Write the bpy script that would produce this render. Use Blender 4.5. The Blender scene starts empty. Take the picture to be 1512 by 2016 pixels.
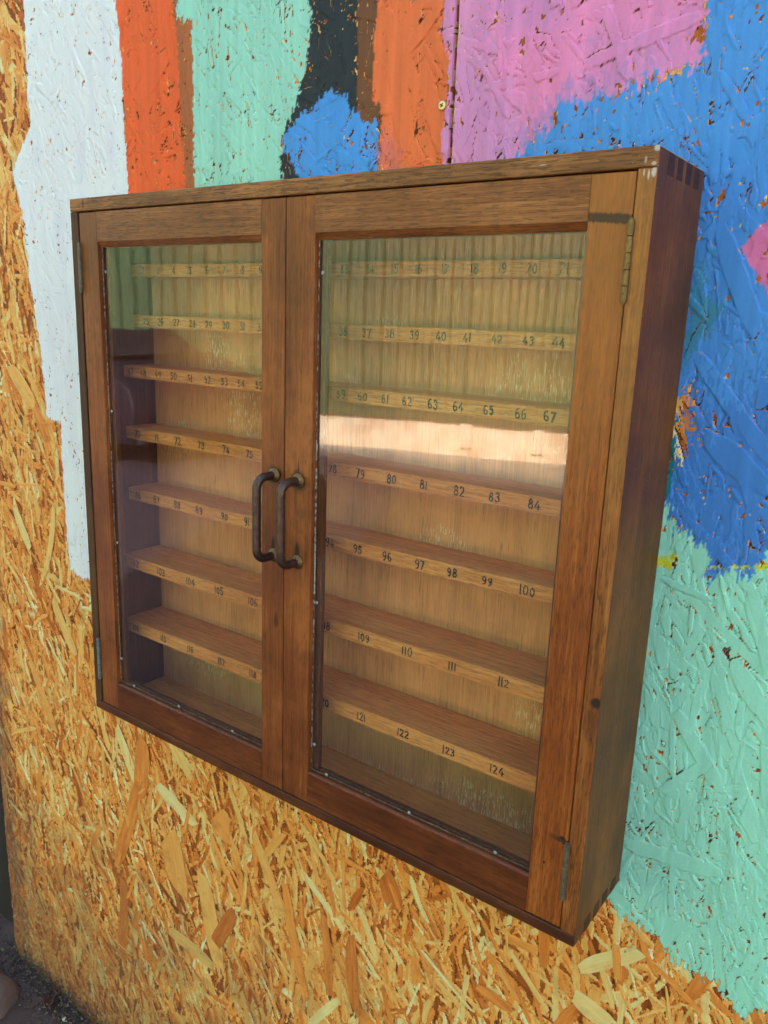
import bpy, bmesh, math, random
import numpy as np
from mathutils import Vector, Matrix
random.seed(7); rng = np.random.default_rng(7)
scene = bpy.context.scene
COL = scene.collection
R = math.radians

# ------------------------------------------------------------------ camera
GROUND = -0.88
CAM_P = (1.03354, -0.80666, 0.61129)
rows = [[0.80560981795963, 0.5913736608057752, 0.03563726297329088],
        [0.16705605641100618, -0.16903999402032172, -0.971348420721428],
        [-0.5684057487600335, 0.7884812450063637, -0.23497283045016115]]
cam_d = bpy.data.cameras.new('camera'); cam = bpy.data.objects.new('camera', cam_d); COL.objects.link(cam)
m = Matrix.Identity(4)
for i in range(3):
    m[i][0] = rows[0][i]; m[i][1] = -rows[1][i]; m[i][2] = -rows[2][i]; m[i][3] = CAM_P[i]
cam.matrix_world = m
cam_d.sensor_fit = 'HORIZONTAL'; cam_d.sensor_width = 36; cam_d.lens = 1581.73 / 1512 * 36
cam_d.clip_start = 0.02; cam_d.clip_end = 500
scene.camera = cam
# ------------------------------------------------------------------ sky, sun, exposure
SUN_EL, SUN_AZ = 30.0, 24.0            # the sun stands behind the board wall: its front is in open shade, the yard beyond is sunlit
world = bpy.data.worlds.new('World'); scene.world = world; world.use_nodes = True
wn = world.node_tree.nodes; wl = world.node_tree.links
sky = wn.new('ShaderNodeTexSky'); sky.sky_type = 'NISHITA'; sky.sun_disc = False
sky.sun_elevation = R(SUN_EL); sky.sun_rotation = R(SUN_AZ)
wl.new(sky.outputs[0], wn['Background'].inputs['Color']); wn['Background'].inputs['Strength'].default_value = 0.15
sky.ozone_density = 0.5; sky.dust_density = 4.0; sky.air_density = 0.8
sun_d = bpy.data.lights.new('sun', 'SUN'); sun = bpy.data.objects.new('sun', sun_d); COL.objects.link(sun)
sun_d.energy = 3.6; sun_d.angle = R(0.5); sun_d.color = (1, 0.90, 0.80)
to_sun = Vector((math.sin(R(SUN_AZ)) * math.cos(R(SUN_EL)), math.cos(R(SUN_AZ)) * math.cos(R(SUN_EL)), math.sin(R(SUN_EL))))
sun.rotation_euler = to_sun.to_track_quat('Z', 'Y').to_euler()
scene.view_settings.view_transform = 'Standard'; scene.view_settings.look = 'None'
scene.view_settings.exposure = 2.73; scene.view_settings.gamma = 1
scene.render.engine = 'CYCLES'
scene.cycles.use_denoising = True; scene.cycles.denoising_prefilter = 'FAST'
scene.cycles.max_bounces = 10; scene.cycles.diffuse_bounces = 5; scene.cycles.glossy_bounces = 5
scene.cycles.transparent_max_bounces = 12; scene.cycles.transmission_bounces = 6
scene.cycles.caustics_reflective = False; scene.cycles.caustics_refractive = False

# ------------------------------------------------------------------ helpers
def lin(c, k=1.0):
    out = []
    for v in c[:3]:
        v /= 255.0
        v = v / 12.92 if v <= 0.04045 else ((v + 0.055) / 1.055) ** 2.4
        out.append(min(v * k, 0.86))
    return tuple(out) + (1.0,)

class NT:
    def __init__(s, name):
        s.m = bpy.data.materials.new(name); s.m.use_nodes = True
        s.n = s.m.node_tree.nodes; s.l = s.m.node_tree.links
        s.bsdf = s.n['Principled BSDF']; s.out = s.n['Material Output']
    def node(s, t, **kw):
        nd = s.n.new(t)
        for k, v in kw.items():
            if k == 'inp':
                for a, b in v.items(): s.put(nd.inputs[a], b)
            else: setattr(nd, k, v)
        return nd
    def put(s, sock, v):
        if isinstance(v, bpy.types.NodeSocket): s.l.new(v, sock)
        else: sock.default_value = v
    def math(s, op, a, b=0.0, c=None, clamp=False):
        nd = s.n.new('ShaderNodeMath'); nd.operation = op; nd.use_clamp = clamp
        s.put(nd.inputs[0], a); s.put(nd.inputs[1], b)
        if c is not None: s.put(nd.inputs[2], c)
        return nd.outputs[0]
    def mix(s, f, a, b, mode='MIX'):
        nd = s.n.new('ShaderNodeMix'); nd.data_type = 'RGBA'; nd.blend_type = mode
        s.put(nd.inputs[0], f); s.put(nd.inputs[6], a); s.put(nd.inputs[7], b)
        return nd.outputs[2]
    def obj(s): return s.n.new('ShaderNodeTexCoord').outputs['Object']
    def vscale(s, v, sc, off=None):
        nd = s.n.new('ShaderNodeVectorMath'); nd.operation = 'MULTIPLY'; s.put(nd.inputs[0], v); nd.inputs[1].default_value = sc
        o = nd.outputs[0]
        if off is not None:
            n2 = s.n.new('ShaderNodeVectorMath'); n2.operation = 'ADD'; s.put(n2.inputs[0], o); s.put(n2.inputs[1], off); o = n2.outputs[0]
        return o
    def noise(s, v, scale=1.0, detail=4.0, rough=0.55, dist=0.0):
        nd = s.n.new('ShaderNodeTexNoise'); s.put(nd.inputs['Vector'], v)
        nd.inputs['Scale'].default_value = scale; nd.inputs['Detail'].default_value = detail
        nd.inputs['Roughness'].default_value = rough; nd.inputs['Distortion'].default_value = dist
        return nd.outputs['Fac']
    def ramp(s, f, stops):
        nd = s.n.new('ShaderNodeValToRGB'); s.put(nd.inputs[0], f); e = nd.color_ramp.elements
        while len(e) < len(stops): e.new(0.5)
        for i, (p, c) in enumerate(stops):
            e[i].position = p; e[i].color = c if len(c) == 4 else tuple(c) + (1,)
        return nd.outputs[0]
    def step(s, v, a, b):       # smooth 0..1 between a and b
        nd = s.n.new('ShaderNodeMapRange'); nd.interpolation_type = 'SMOOTHSTEP'
        s.put(nd.inputs[0], v); nd.inputs[1].default_value = a; nd.inputs[2].default_value = b
        return nd.outputs[0]
    def bump(s, h, strength=0.3, dist=0.001, normal=None):
        nd = s.n.new('ShaderNodeBump'); s.put(nd.inputs['Height'], h)
        nd.inputs['Strength'].default_value = strength; nd.inputs['Distance'].default_value = dist
        if normal is not None: s.l.new(normal, nd.inputs['Normal'])
        return nd.outputs[0]
    def set(s, **kw):
        for k, v in kw.items(): s.put(s.bsdf.inputs[k.replace('_', ' ')], v)
        return s.m

def new_obj(name, me, mat=None, parent=None, kind=None):
    o = bpy.data.objects.new(name, me); COL.objects.link(o)
    if me is not None and mat is not None and not len(me.materials): me.materials.append(mat)
    if parent is not None: o.parent = parent
    if kind: o['kind'] = kind
    return o
def tag(o, label, cat, group=None):
    o['label'] = label; o['category'] = cat
    if group: o['group'] = group
    return o
def thing(name, label, cat, loc=(0, 0, 0), group=None):
    o = bpy.data.objects.new(name, None); COL.objects.link(o); o.location = loc; o.empty_display_size = .05
    return tag(o, label, cat, group)
def holder(name, parent):
    o = bpy.data.objects.new(name, None); COL.objects.link(o); o.parent = parent; o.empty_display_size = .02
    return o
def bm_box(bm, x0, x1, y0, y1, z0, z1, bev=0.0, seg=1):
    r = bmesh.ops.create_cube(bm, size=1)
    vs = r['verts']
    for v in vs:
        v.co = Vector(((x0 + x1) / 2 + v.co.x * (x1 - x0), (y0 + y1) / 2 + v.co.y * (y1 - y0), (z0 + z1) / 2 + v.co.z * (z1 - z0)))
    if bev:
        es = list({e for v in vs for e in v.link_edges})
        bmesh.ops.bevel(bm, geom=es, offset=bev, segments=seg, profile=.5, affect='EDGES')
def to_mesh(bm, name='mesh', smooth=False):
    me = bpy.data.meshes.new(name); bm.normal_update(); bm.to_mesh(me); bm.free()
    if smooth:
        for p in me.polygons: p.use_smooth = True
    return me
def box(name, mat, parent, x0, x1, y0, y1, z0, z1, bev=0.0007, seg=1):
    bm = bmesh.new(); bm_box(bm, x0, x1, y0, y1, z0, z1, bev, seg)
    return new_obj(name, to_mesh(bm, name), mat, parent)
def bm_disc(bm, c, r, h, axis='y', n=20, top=0.8):
    """a short turned button; its face points to -y (or +x)"""
    ring = []
    for (rr, d) in ((r, 0), (r, h * .5), (r * top, h), (0, h * 1.08)):
        if rr == 0: ring.append([bm.verts.new((c[0], c[1] - d, c[2]))]); continue
        ring.append([bm.verts.new((c[0] + rr * math.cos(a), c[1] - d, c[2] + rr * math.sin(a))) for a in [2 * math.pi * k / n for k in range(n)]])
    for a, b in zip(ring, ring[1:]):
        for k in range(n):
            if len(b) == 1: bm.faces.new((a[k], a[(k + 1) % n], b[0]))
            else: bm.faces.new((a[k], a[(k + 1) % n], b[(k + 1) % n], b[k]))
def bm_tube(bm, pts, r, n=14, cap=True):
    pts = [Vector(p) for p in pts]; rings = []
    up = Vector((1, 0, 0))
    for i, p in enumerate(pts):
        t = (pts[min(i + 1, len(pts) - 1)] - pts[max(i - 1, 0)]).normalized()
        u = up - t * up.dot(t)
        if u.length < .05: u = Vector((0, 0, 1)) - t * t.z
        u.normalize(); w = t.cross(u); rr = r(i / (len(pts) - 1)) if callable(r) else r
        rings.append([bm.verts.new(p + (u * math.cos(a) + w * math.sin(a)) * rr) for a in [2 * math.pi * k / n for k in range(n)]])
    for a, b in zip(rings, rings[1:]):
        for k in range(n): bm.faces.new((a[k], a[(k + 1) % n], b[(k + 1) % n], b[k]))
    if cap: bm.faces.new(rings[0][::-1]); bm.faces.new(rings[-1])

# ------------------------------------------------------------------ wood materials
WK = (.96, .84, .65)        # old varnish: deep and red
def wood(name, axis, dark, mid, light, pores=.5, rough=.42, coat=.0, bands=.5, patch=.35, flecks=0.0, spots=(), extra=None, dirt=0.0, scale=1.0):
    t = NT(name); o = t.obj()
    rnd = t.node('ShaderNodeObjectInfo').outputs['Random']
    off = t.node('ShaderNodeCombineXYZ', inp={0: t.math('MULTIPLY', rnd, 7.3), 1: t.math('MULTIPLY', rnd, 3.1), 2: t.math('MULTIPLY', rnd, 5.7)}).outputs[0]
    def stretch(al, ac):
        s = [ac * scale] * 3; s['xyz'.index(axis)] = al * scale; return tuple(s)
    dark, mid, light = [tuple(v * m_ for v, m_ in zip(c, WK)) for c in (dark, mid, light)]; dark = tuple(.68 * a + .32 * b for a, b in zip(dark, mid))
    big = t.noise(t.vscale(o, stretch(1.6, 22), off), 1, 5, .6, .6)
    fine = t.noise(t.vscale(o, stretch(9, 290), off), 1, 4, .68, .25)
    por = t.noise(t.vscale(o, stretch(60, 760), off), 1, 2, .55)
    blot = t.noise(t.vscale(o, (9, 9, 9), off), 1, 5, .6)
    f = t.math('ADD', t.math('MULTIPLY', big, bands * .8), t.math('MULTIPLY', fine, 1 - bands * .8))
    f = t.math('ADD', f, t.math('MULTIPLY', t.math('SUBTRACT', blot, .5), patch))
    col = t.ramp(f, [(.33, lin(dark)), (.5, lin(mid)), (.67, lin(light))])
    pm = t.math('MULTIPLY', t.step(por, .55, .575), pores)
    col = t.mix(pm, col, t.mix(.75, col, (.02, .009, .004, 1)))
    if extra: col = extra(t, o, col, off)
    if dirt:
        dm = t.math('MULTIPLY', t.step(t.noise(t.vscale(o, (26, 26, 26), off), 1, 6, .7), .5, .72), dirt)
        col = t.mix(dm, col, (.03, .018, .010, 1))
    sep = t.node('ShaderNodeSeparateXYZ', inp={0: o}).outputs
    wob = t.math('MULTIPLY', t.math('SUBTRACT', t.noise(o, 260, 3, .6), .5), .55)
    for (sx, sz, rx, rz, k, *cc_) in spots:
        dx = t.math('DIVIDE', t.math('SUBTRACT', sep[0], sx), rx); dz = t.math('DIVIDE', t.math('SUBTRACT', sep[2], sz), rz)
        d = t.math('SQRT', t.math('ADD', t.math('MULTIPLY', dx, dx), t.math('MULTIPLY', dz, dz)))
        msk = t.math('MULTIPLY', t.step(t.math('ADD', d, wob), 1.15, .55), k)
        col = t.mix(msk, col, cc_[0] if cc_ else (.018, .010, .007, 1))
    if flecks:
        fl = t.step(t.noise(o, 420, 2, .5), .735 - flecks * .03, .75 - flecks * .03)
        col = t.mix(t.math('MULTIPLY', fl, .75), col, (.55, .5, .43, 1))
    t.set(Base_Color=col, Roughness=t.math('ADD', rough - .1, t.math('MULTIPLY', blot, .25)), Coat_Weight=coat * .5, Coat_Roughness=.22, Specular_IOR_Level=.28)
    h = t.math('ADD', t.math('MULTIPLY', fine, .6), t.math('MULTIPLY', por, -.8))
    t.set(Normal=t.bump(h, .45, .0006))
    return t.m

def faded(z0, z1, col_top, k=.75):
    """sun-bleached towards the top of the board (a wear of the varnish, by height on the board)"""
    def f(t, o, col, off):
        z = t.node('ShaderNodeSeparateXYZ', inp={0: o}).outputs[2]
        n = t.noise(t.vscale(o, (60, 60, 7), off), 1, 5, .6)
        g = t.math('MULTIPLY', t.step(t.math('ADD', z, t.math('MULTIPLY', t.math('SUBTRACT', n, .5), .45)), z0, z1), k)
        return t.mix(g, col, t.mix(.35, t.mix(1.0, col, lin(col_top, 3.6), 'MULTIPLY'), lin(col_top)))
    return f
def band(zc, h, x0, x1, nxt=None):
    """a dark ragged smear drawn straight across the board"""
    def f(t, o, col, off):
        if nxt: col = nxt(t, o, col, off)
        s = t.node('ShaderNodeSeparateXYZ', inp={0: o}).outputs
        n = t.math('MULTIPLY', t.math('SUBTRACT', t.noise(t.vscale(o, (700, 700, 60)), 1, 3, .7), .5), h * .9)
        slope = t.math('MULTIPLY', t.math('SUBTRACT', s[0], .765), .08)
        d = t.math('ABSOLUTE', t.math('SUBTRACT', t.math('ADD', t.math('ADD', s[2], n), slope), zc))
        mk = t.math('MULTIPLY', t.step(d, h * .62, h * .35), t.step(s[0], x0, x1))
        return t.mix(t.math('MULTIPLY', mk, .85), col, (.026, .019, .014, 1))
    return f

W = {}
W['top'] = wood('worn_mahogany_top', 'x', (96, 66, 46), (142, 104, 72), (184, 142, 102), pores=.65, rough=.55, patch=.6, flecks=.3, dirt=.35, spots=[(.7985, .7500, .0030, .0032, .85, (.62, .54, .43, 1)), (.797, .7385, .0022, .0016, .7, (.62, .54, .43, 1)), (.700, .744, .0042, .0006, .7, (.62, .54, .43, 1)), (.79, .7415, .0012, .0030, .5, (.62, .54, .43, 1)), (.030, .744, .003, .007, .6), (.295, .7475, .012, .0010, .6)])
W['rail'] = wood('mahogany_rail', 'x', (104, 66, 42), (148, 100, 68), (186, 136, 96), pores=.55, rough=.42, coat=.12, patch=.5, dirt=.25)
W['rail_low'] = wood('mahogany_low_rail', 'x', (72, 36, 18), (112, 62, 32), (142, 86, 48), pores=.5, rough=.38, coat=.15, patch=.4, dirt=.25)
W['stile'] = wood('mahogany_stile', 'z', (94, 50, 24), (134, 78, 40), (164, 104, 58), pores=.4, rough=.38, coat=.18, patch=.6, dirt=.3)
W['stile_handle'] = wood('mahogany_handle_stile', 'z', (94, 52, 26), (138, 82, 44), (170, 110, 62), pores=.4, rough=.38, coat=.18, patch=.7, dirt=.3,
    spots=[(.3825, .4265, .0125, .0125, .8), (.3805, .338, .003, .013, .9), (.4205, .4245, .013, .014, .85), (.4195, .338, .004, .014, .9), (.4205, .440, .0012, .010, .8), (.3905, .428, .0035, .005, .8), (.386, .245, .0035, .012, .6), (.3823, .327, .0098, .0098, .7), (.4205, .327, .0098, .0098, .7)])
W['stile_right'] = wood('faded_mahogany_stile', 'z', (112, 58, 24), (152, 88, 40), (182, 116, 60), pores=.55, rough=.45, coat=.04, bands=.3, patch=.35,
    extra=band(.6985, .0078, .730, .735, band(.1135, .0055, .752, .782, faded(.36, .70, (222, 152, 82), .8))), spots=[(.7770, .1155, .0035, .0022, .9), (.760, .0800, .0016, .002, .9)], flecks=0)
W['side'] = wood('dark_mahogany_side', 'z', (80, 52, 28), (116, 78, 42), (146, 102, 58), pores=.45, rough=.55, coat=.0, bands=.7, patch=.8, dirt=.25, flecks=.1)
W['side_left'] = wood('grimy_mahogany_side', 'z', (52, 36, 24), (82, 58, 40), (112, 82, 56), pores=.4, rough=.6, patch=.5, dirt=.5)
W['side_front'] = wood('bleached_mahogany_edge', 'z', (112, 66, 32), (152, 98, 54), (186, 132, 80), pores=.65, rough=.5, bands=.35, patch=.5,
    extra=faded(.3, .6, (210, 150, 86), .8), spots=[(.7965, .2685, .006, .006, .95), (.793, .245, .007, .02, .4), (.7975, .7325, .0022, .0045, .9, (.62, .54, .43, 1)), (.7935, .7300, .0010, .0045, .85, (.62, .54, .43, 1)), (.7895, .7320, .0008, .0030, .7, (.62, .54, .43, 1))], dirt=.2)
W['finger'] = wood('dark_end_grain', 'y', (52, 32, 20), (74, 46, 28), (96, 62, 38), pores=.3, rough=.6, coat=.0)
W['bottom'] = wood('dark_mahogany_bottom', 'x', (58, 32, 20), (92, 54, 32), (122, 76, 46), pores=.4, rough=.45, coat=.1, patch=.6, dirt=.35)
W['shelf'] = wood('shelf_mahogany', 'x', (196, 124, 70), (232, 164, 104), (250, 196, 140), pores=.35, rough=.5, bands=.5, patch=.35, flecks=.35)
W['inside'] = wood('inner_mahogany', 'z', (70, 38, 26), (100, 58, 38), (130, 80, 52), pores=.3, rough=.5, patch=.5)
W['inside_floor'] = wood('inner_floor_mahogany', 'x', (190, 136, 78), (222, 170, 104), (240, 196, 130), pores=.35, rough=.45, coat=.1, patch=.5)
W['bead'] = wood('bead_wood', 'z', (70, 38, 18), (104, 62, 30), (130, 82, 44), pores=.3, rough=.45)

def ply():
    t = NT('old_plywood_back'); o = t.obj()
    big = t.noise(t.vscale(o, (34, 1, 2.2)), 1, 5, .6, .4)
    fine = t.noise(t.vscale(o, (520, 1, 16)), 1, 4, .65)
    blot = t.noise(o, 7, 5, .6)
    f = t.math('ADD', t.math('ADD', t.math('MULTIPLY', big, .22), t.math('MULTIPLY', fine, .36)), t.math('MULTIPLY', blot, .42))
    col = t.ramp(f, [(.38, lin((176, 114, 64))), (.54, lin((224, 154, 94))), (.70, lin((240, 184, 124)))])
    crack = t.step(t.noise(t.vscale(o, (900, 1, 26)), 1, 2, .5), .62, .70)
    col = t.mix(t.math('MULTIPLY', crack, .6), col, lin((84, 54, 30)))
    sx_ = t.node('ShaderNodeSeparateXYZ', inp={0: o}).outputs; patchm = 0.0; w1 = t.math('MULTIPLY', t.math('SUBTRACT', t.noise(o, 38, 4, .7), .5), 2.2)
    for (cx, cz, rx, rz) in [(0.646, 0.554, 0.055, 0.029), (0.209, 0.483, 0.044, 0.063), (0.154, 0.55, 0.026, 0.049), (0.399, 0.526, 0.02, 0.025), (0.115, 0.072, 0.07, 0.026), (0.633, 0.027, 0.085, 0.031), (0.478, 0.0, 0.087, 0.023), (0.546, 0.343, 0.042, 0.025), (0.067, 0.424, 0.057, 0.031), (0.69, 0.164, 0.036, 0.031), (0.451, 0.603, 0.03, 0.012), ]:      # rubbed places on the old plywood
        dx = t.math('DIVIDE', t.math('SUBTRACT', sx_[0], cx), rx); dz = t.math('DIVIDE', t.math('SUBTRACT', sx_[2], cz), rz)
        d_ = t.math('ADD', t.math('SQRT', t.math('ADD', t.math('MULTIPLY', dx, dx), t.math('MULTIPLY', dz, dz))), w1)
        patchm = t.math('MAXIMUM', patchm, t.step(d_, 1.25, .5))
    st = t.step(t.noise(t.vscale(o, (620, 1, 75)), 1, 3, .6), .555, .59)
    faint = t.step(t.noise(t.vscale(o, (560, 1, 60), (3, 0, 5)), 1, 3, .6), .69, .73)
    wm = t.math('MAXIMUM', t.math('MULTIPLY', patchm, st), t.math('MULTIPLY', faint, .7))
    col = t.mix(t.math('MULTIPLY', wm, .8), col, lin((255, 226, 186)))
    t.set(Base_Color=col, Roughness=.7, Normal=t.bump(t.math('SUBTRACT', fine, crack), .4, .0005))
    return t.m
W['ply'] = ply()

def metal(name, c1, c2, rough, metallic=.85, c3=None, cov=.5):
    t = NT(name); o = t.obj()
    n = t.noise(o, 160, 6, .7); n2 = t.noise(o, 900, 3, .6)
    col = t.mix(t.step(n, .35, .65), lin(c1), lin(c2))
    if c3: col = t.mix(t.step(t.noise(o, 330, 4, .7), cov, cov + .12), col, lin(c3))
    t.set(Base_Color=col, Metallic=metallic, Roughness=t.math('ADD', rough, t.math('MULTIPLY', n2, .25)), Normal=t.bump(n2, .3, .0003))
    return t.m
M_handle = metal('tarnished_brown_brass', (74, 56, 46), (98, 76, 62), .30, .75)
M_rose = metal('dull_brass_rosette', (112, 84, 52), (140, 108, 70), .35, .8)
M_brass = metal('aged_brass_hinge', (112, 88, 50), (138, 112, 66), .36, .8, (70, 54, 36), .56)
M_hinge_dark = metal('grimy_hinge', (92, 84, 64), (118, 108, 84), .45, .5, (150, 146, 128), .62)
M_hinge_grey = metal('grey_steel_hinge', (104, 112, 102), (136, 144, 134), .4, .7, (84, 58, 40), .62)
M_pin = metal('bright_steel_pin', (140, 140, 134), (172, 172, 166), .3, .4)
M_screw = metal('zinc_yellow_screw', (196, 178, 118), (226, 212, 160), .25, .9)

t = NT('black_ink'); nn = t.noise(t.obj(), 700, 3, .6)
M_ink = t.set(Base_Color=t.mix(t.step(nn, .5, .8), (.004, .007, .007, 1), (.03, .025, .02, 1)), Roughness=.55)
t = NT('cracked_putty'); M_putty = t.set(Base_Color=t.mix(t.step(t.noise(t.obj(), 800, 4, .7), .4, .6), lin((226, 220, 206)), lin((150, 138, 120))), Roughness=.8)
t = NT('grey_glass_sealant'); M_seal = t.set(Base_Color=t.mix(t.step(t.noise(t.obj(), 300, 4, .7), .4, .65), lin((120, 108, 94)), lin((70, 52, 38))), Roughness=.35)
t = NT('shadow_gap_black'); M_gap = t.set(Base_Color=(.012, .008, .006, 1), Roughness=.9)

# window glass: thin pane, clear with a mirror reflection that grows at a slant, and a little dust
t = NT('window_glass'); o = t.obj()
lw = t.node('ShaderNodeLayerWeight'); lw.inputs['Blend'].default_value = .5
fr = t.math('ADD', .043, t.math('MULTIPLY', t.math('POWER', lw.outputs['Facing'], 5.0), .957))      # the same from either side
tr = t.node('ShaderNodeBsdfTransparent', inp={'Color': (.965, .985, .965, 1)}).outputs[0]
gl = t.node('ShaderNodeBsdfGlossy', inp={'Roughness': 0.022, 'Color': (1, 1, 1, 1)}).outputs[0]
wav = t.noise(o, 5, 1, .5); gl.node.inputs['Normal'].default_value = (0, 0, 0)
t.l.new(t.bump(wav, .12, .004), gl.node.inputs['Normal'])
mx = t.node('ShaderNodeMixShader', inp={0: t.math('MULTIPLY', fr, 1.7, clamp=True), 1: tr, 2: gl}).outputs[0]
dust = t.node('ShaderNodeBsdfDiffuse', inp={'Color': (.75, .73, .68, 1)}).outputs[0]
sp = t.step(t.noise(o, 520, 2, .5), .76, .79)
film = t.math('MULTIPLY', t.noise(t.vscale(o, (30, 30, 9)), 1, 6, .7), .016)
mx2 = t.node('ShaderNodeMixShader', inp={0: t.math('ADD', film, t.math('MULTIPLY', sp, .35), clamp=True), 1: mx, 2: dust}).outputs[0]
t.l.new(mx2, t.out.inputs['Surface']); M_glass = t.m
t = NT('glass_back_face'); tr = t.node('ShaderNodeBsdfTransparent', inp={'Color': (.97, .99, .975, 1)}).outputs[0]
t.l.new(tr, t.out.inputs['Surface']); M_glass_back = t.m

# ------------------------------------------------------------------ the cabinet (front-left-bottom corner of the case at x 0, z 0; wall at y 0)
CW, CH, CD = .800, .7521, .1286
cab = thing('display_cabinet', 'shallow mahogany cabinet with two glazed doors and seven numbered shelves, hung on the wall', 'cabinet')
FR = -CD; BK = -.0015; TH = .0155
box('top_board', W['top'], cab, 0, CW, FR, BK, CH - .0165, CH, .0009)
box('bottom_board', W['bottom'], cab, 0, CW, FR, BK, 0, .0128, .0009)
box('side_board', W['side_left'], cab, 0, TH, FR + .0004, BK, .0132, CH - .0169, .0007)
# right side: the board itself, its bleached front edge and the dark box-joint fingers at both ends
s = box('side_board', W['side'], cab, CW - TH, CW, FR + .0016, BK, .0132, CH - .0169, .0007)
e = box('side_edge', W['side_front'], cab, CW - TH, CW, FR + .0002, FR + .0014, .0132, CH - .0169, .0004)
for i, (ya, yb) in enumerate([(-.1035, -.088), (-.079, -.064), (-.0545, -.040), (-.030, -.0155)]):
    box('joint_finger', W['finger'], cab, CW - .003, CW + .0005, ya + random.uniform(-.0008, .0008), yb + random.uniform(-.0008, .0008), CH - .0185, CH - .0015, .0002)
    box('joint_finger', W['finger'], cab, CW - .003, CW + .0006, ya, yb, .0012, .0160, .0002)
# the side's own wood runs over the joints
box('side_face', W['side'], cab, CW - .0014, CW + .0002, FR + .0016, BK, .0008, CH - .0008, .0002)
box('back_panel', W['ply'], cab, TH, CW - TH, -.0088, -.003, .0130, CH - .0168, 0)
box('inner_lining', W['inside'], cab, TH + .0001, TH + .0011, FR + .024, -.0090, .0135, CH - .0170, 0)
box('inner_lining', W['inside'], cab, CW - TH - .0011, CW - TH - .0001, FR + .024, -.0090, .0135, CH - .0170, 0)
box('inner_floor', W['inside_floor'], cab, TH + .0012, CW - TH - .0012, FR + .024, -.0090, .0131, .0146, 0)

# numbers drawn with a pen: strokes in a box one high
def arc(cx, cy, rx, ry, a0, a1, n=9):
    return [(cx + rx * math.cos(math.radians(a0 + (a1 - a0) * k / n)), cy + ry * math.sin(math.radians(a0 + (a1 - a0) * k / n))) for k in range(n + 1)]
GLYPH = {
    '0': (.56, [arc(.28, .5, .25, .47, 90, 450, 18)]),
    '1': (.16, [[(.08, 0), (.08, 1)]]),
    '2': (.54, [arc(.26, .72, .23, .26, 165, -35, 9) + [(.03, .03), (.54, .03)]]),
    '3': (.52, [arc(.24, .75, .21, .23, 150, -90, 9), arc(.24, .27, .25, .26, 90, -150, 10)]),
    '4': (.60, [[(.38, 1), (.02, .30), (.60, .30)], [(.44, .55), (.44, -.02)]]),
    '5': (.52, [[(.50, .97), (.10, .97), (.07, .56)] + arc(.24, .32, .25, .29, 125, -145, 10)]),
    '6': (.54, [arc(.30, .62, .27, .38, 70, 180, 6) + [(.03, .40)], arc(.27, .28, .23, .26, 0, 360, 14)]),
    '7': (.50, [[(.02, .96), (.50, .96), (.18, 0)]]),
    '8': (.54, [arc(.27, .75, .19, .22, 90, 450, 14), arc(.27, .27, .24, .27, 90, 450, 14)]),
    '9': (.54, [arc(.27, .72, .23, .26, 0, 360, 14), [(.50, .72), (.49, .45)] + arc(.24, .38, .25, .36, 10, -100, 6)])}
def number_mesh(s, h, pen):
    gap = .27; total = sum(GLYPH[c][0] for c in s) + gap * (len(s) - 1)
    V, F = [], []; x = -total / 2
    for ci, c in enumerate(s):
        jx, jy = random.uniform(-.02, .02), random.uniform(-.03, .03); lean = random.uniform(-.02, .05); k = random.uniform(.93, 1.06)
        for st in GLYPH[c][1]:
            pts = [Vector(((x + jx + (px + lean * py) * k) * h * .92, 0, (py * k + jy - .5) * h)) for px, py in st]
            wv = pen * random.uniform(.85, 1.15)
            L = []
            for i, p in enumerate(pts):
                a = pts[max(i - 1, 0)]; b = pts[min(i + 1, len(pts) - 1)]
                d = (b - a); d.normalize(); n = Vector((-d.z, 0, d.x))
                if 0 < i < len(pts) - 1:
                    d1 = (pts[i] - pts[i - 1]).normalized(); n1 = Vector((-d1.z, 0, d1.x)); n = n / max(n.dot(n1), .6)
                ext = d * (wv * .35 if i == len(pts) - 1 else (-wv * .35 if i == 0 else 0))
                ww = wv / 2 * random.uniform(.88, 1.1)
                L.append((p + ext + n * ww, p + ext - n * ww))
            base = len(V)
            for a, b in L: V += [tuple(a), tuple(b)]
            for i in range(len(L) - 1):
                q = base + 2 * i; F.append((q + 1, q + 3, q + 2, q))
        x += GLYPH[c][0] + gap
    me = bpy.data.meshes.new('number'); me.from_pydata(V, [], F); me.update(); return me

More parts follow.
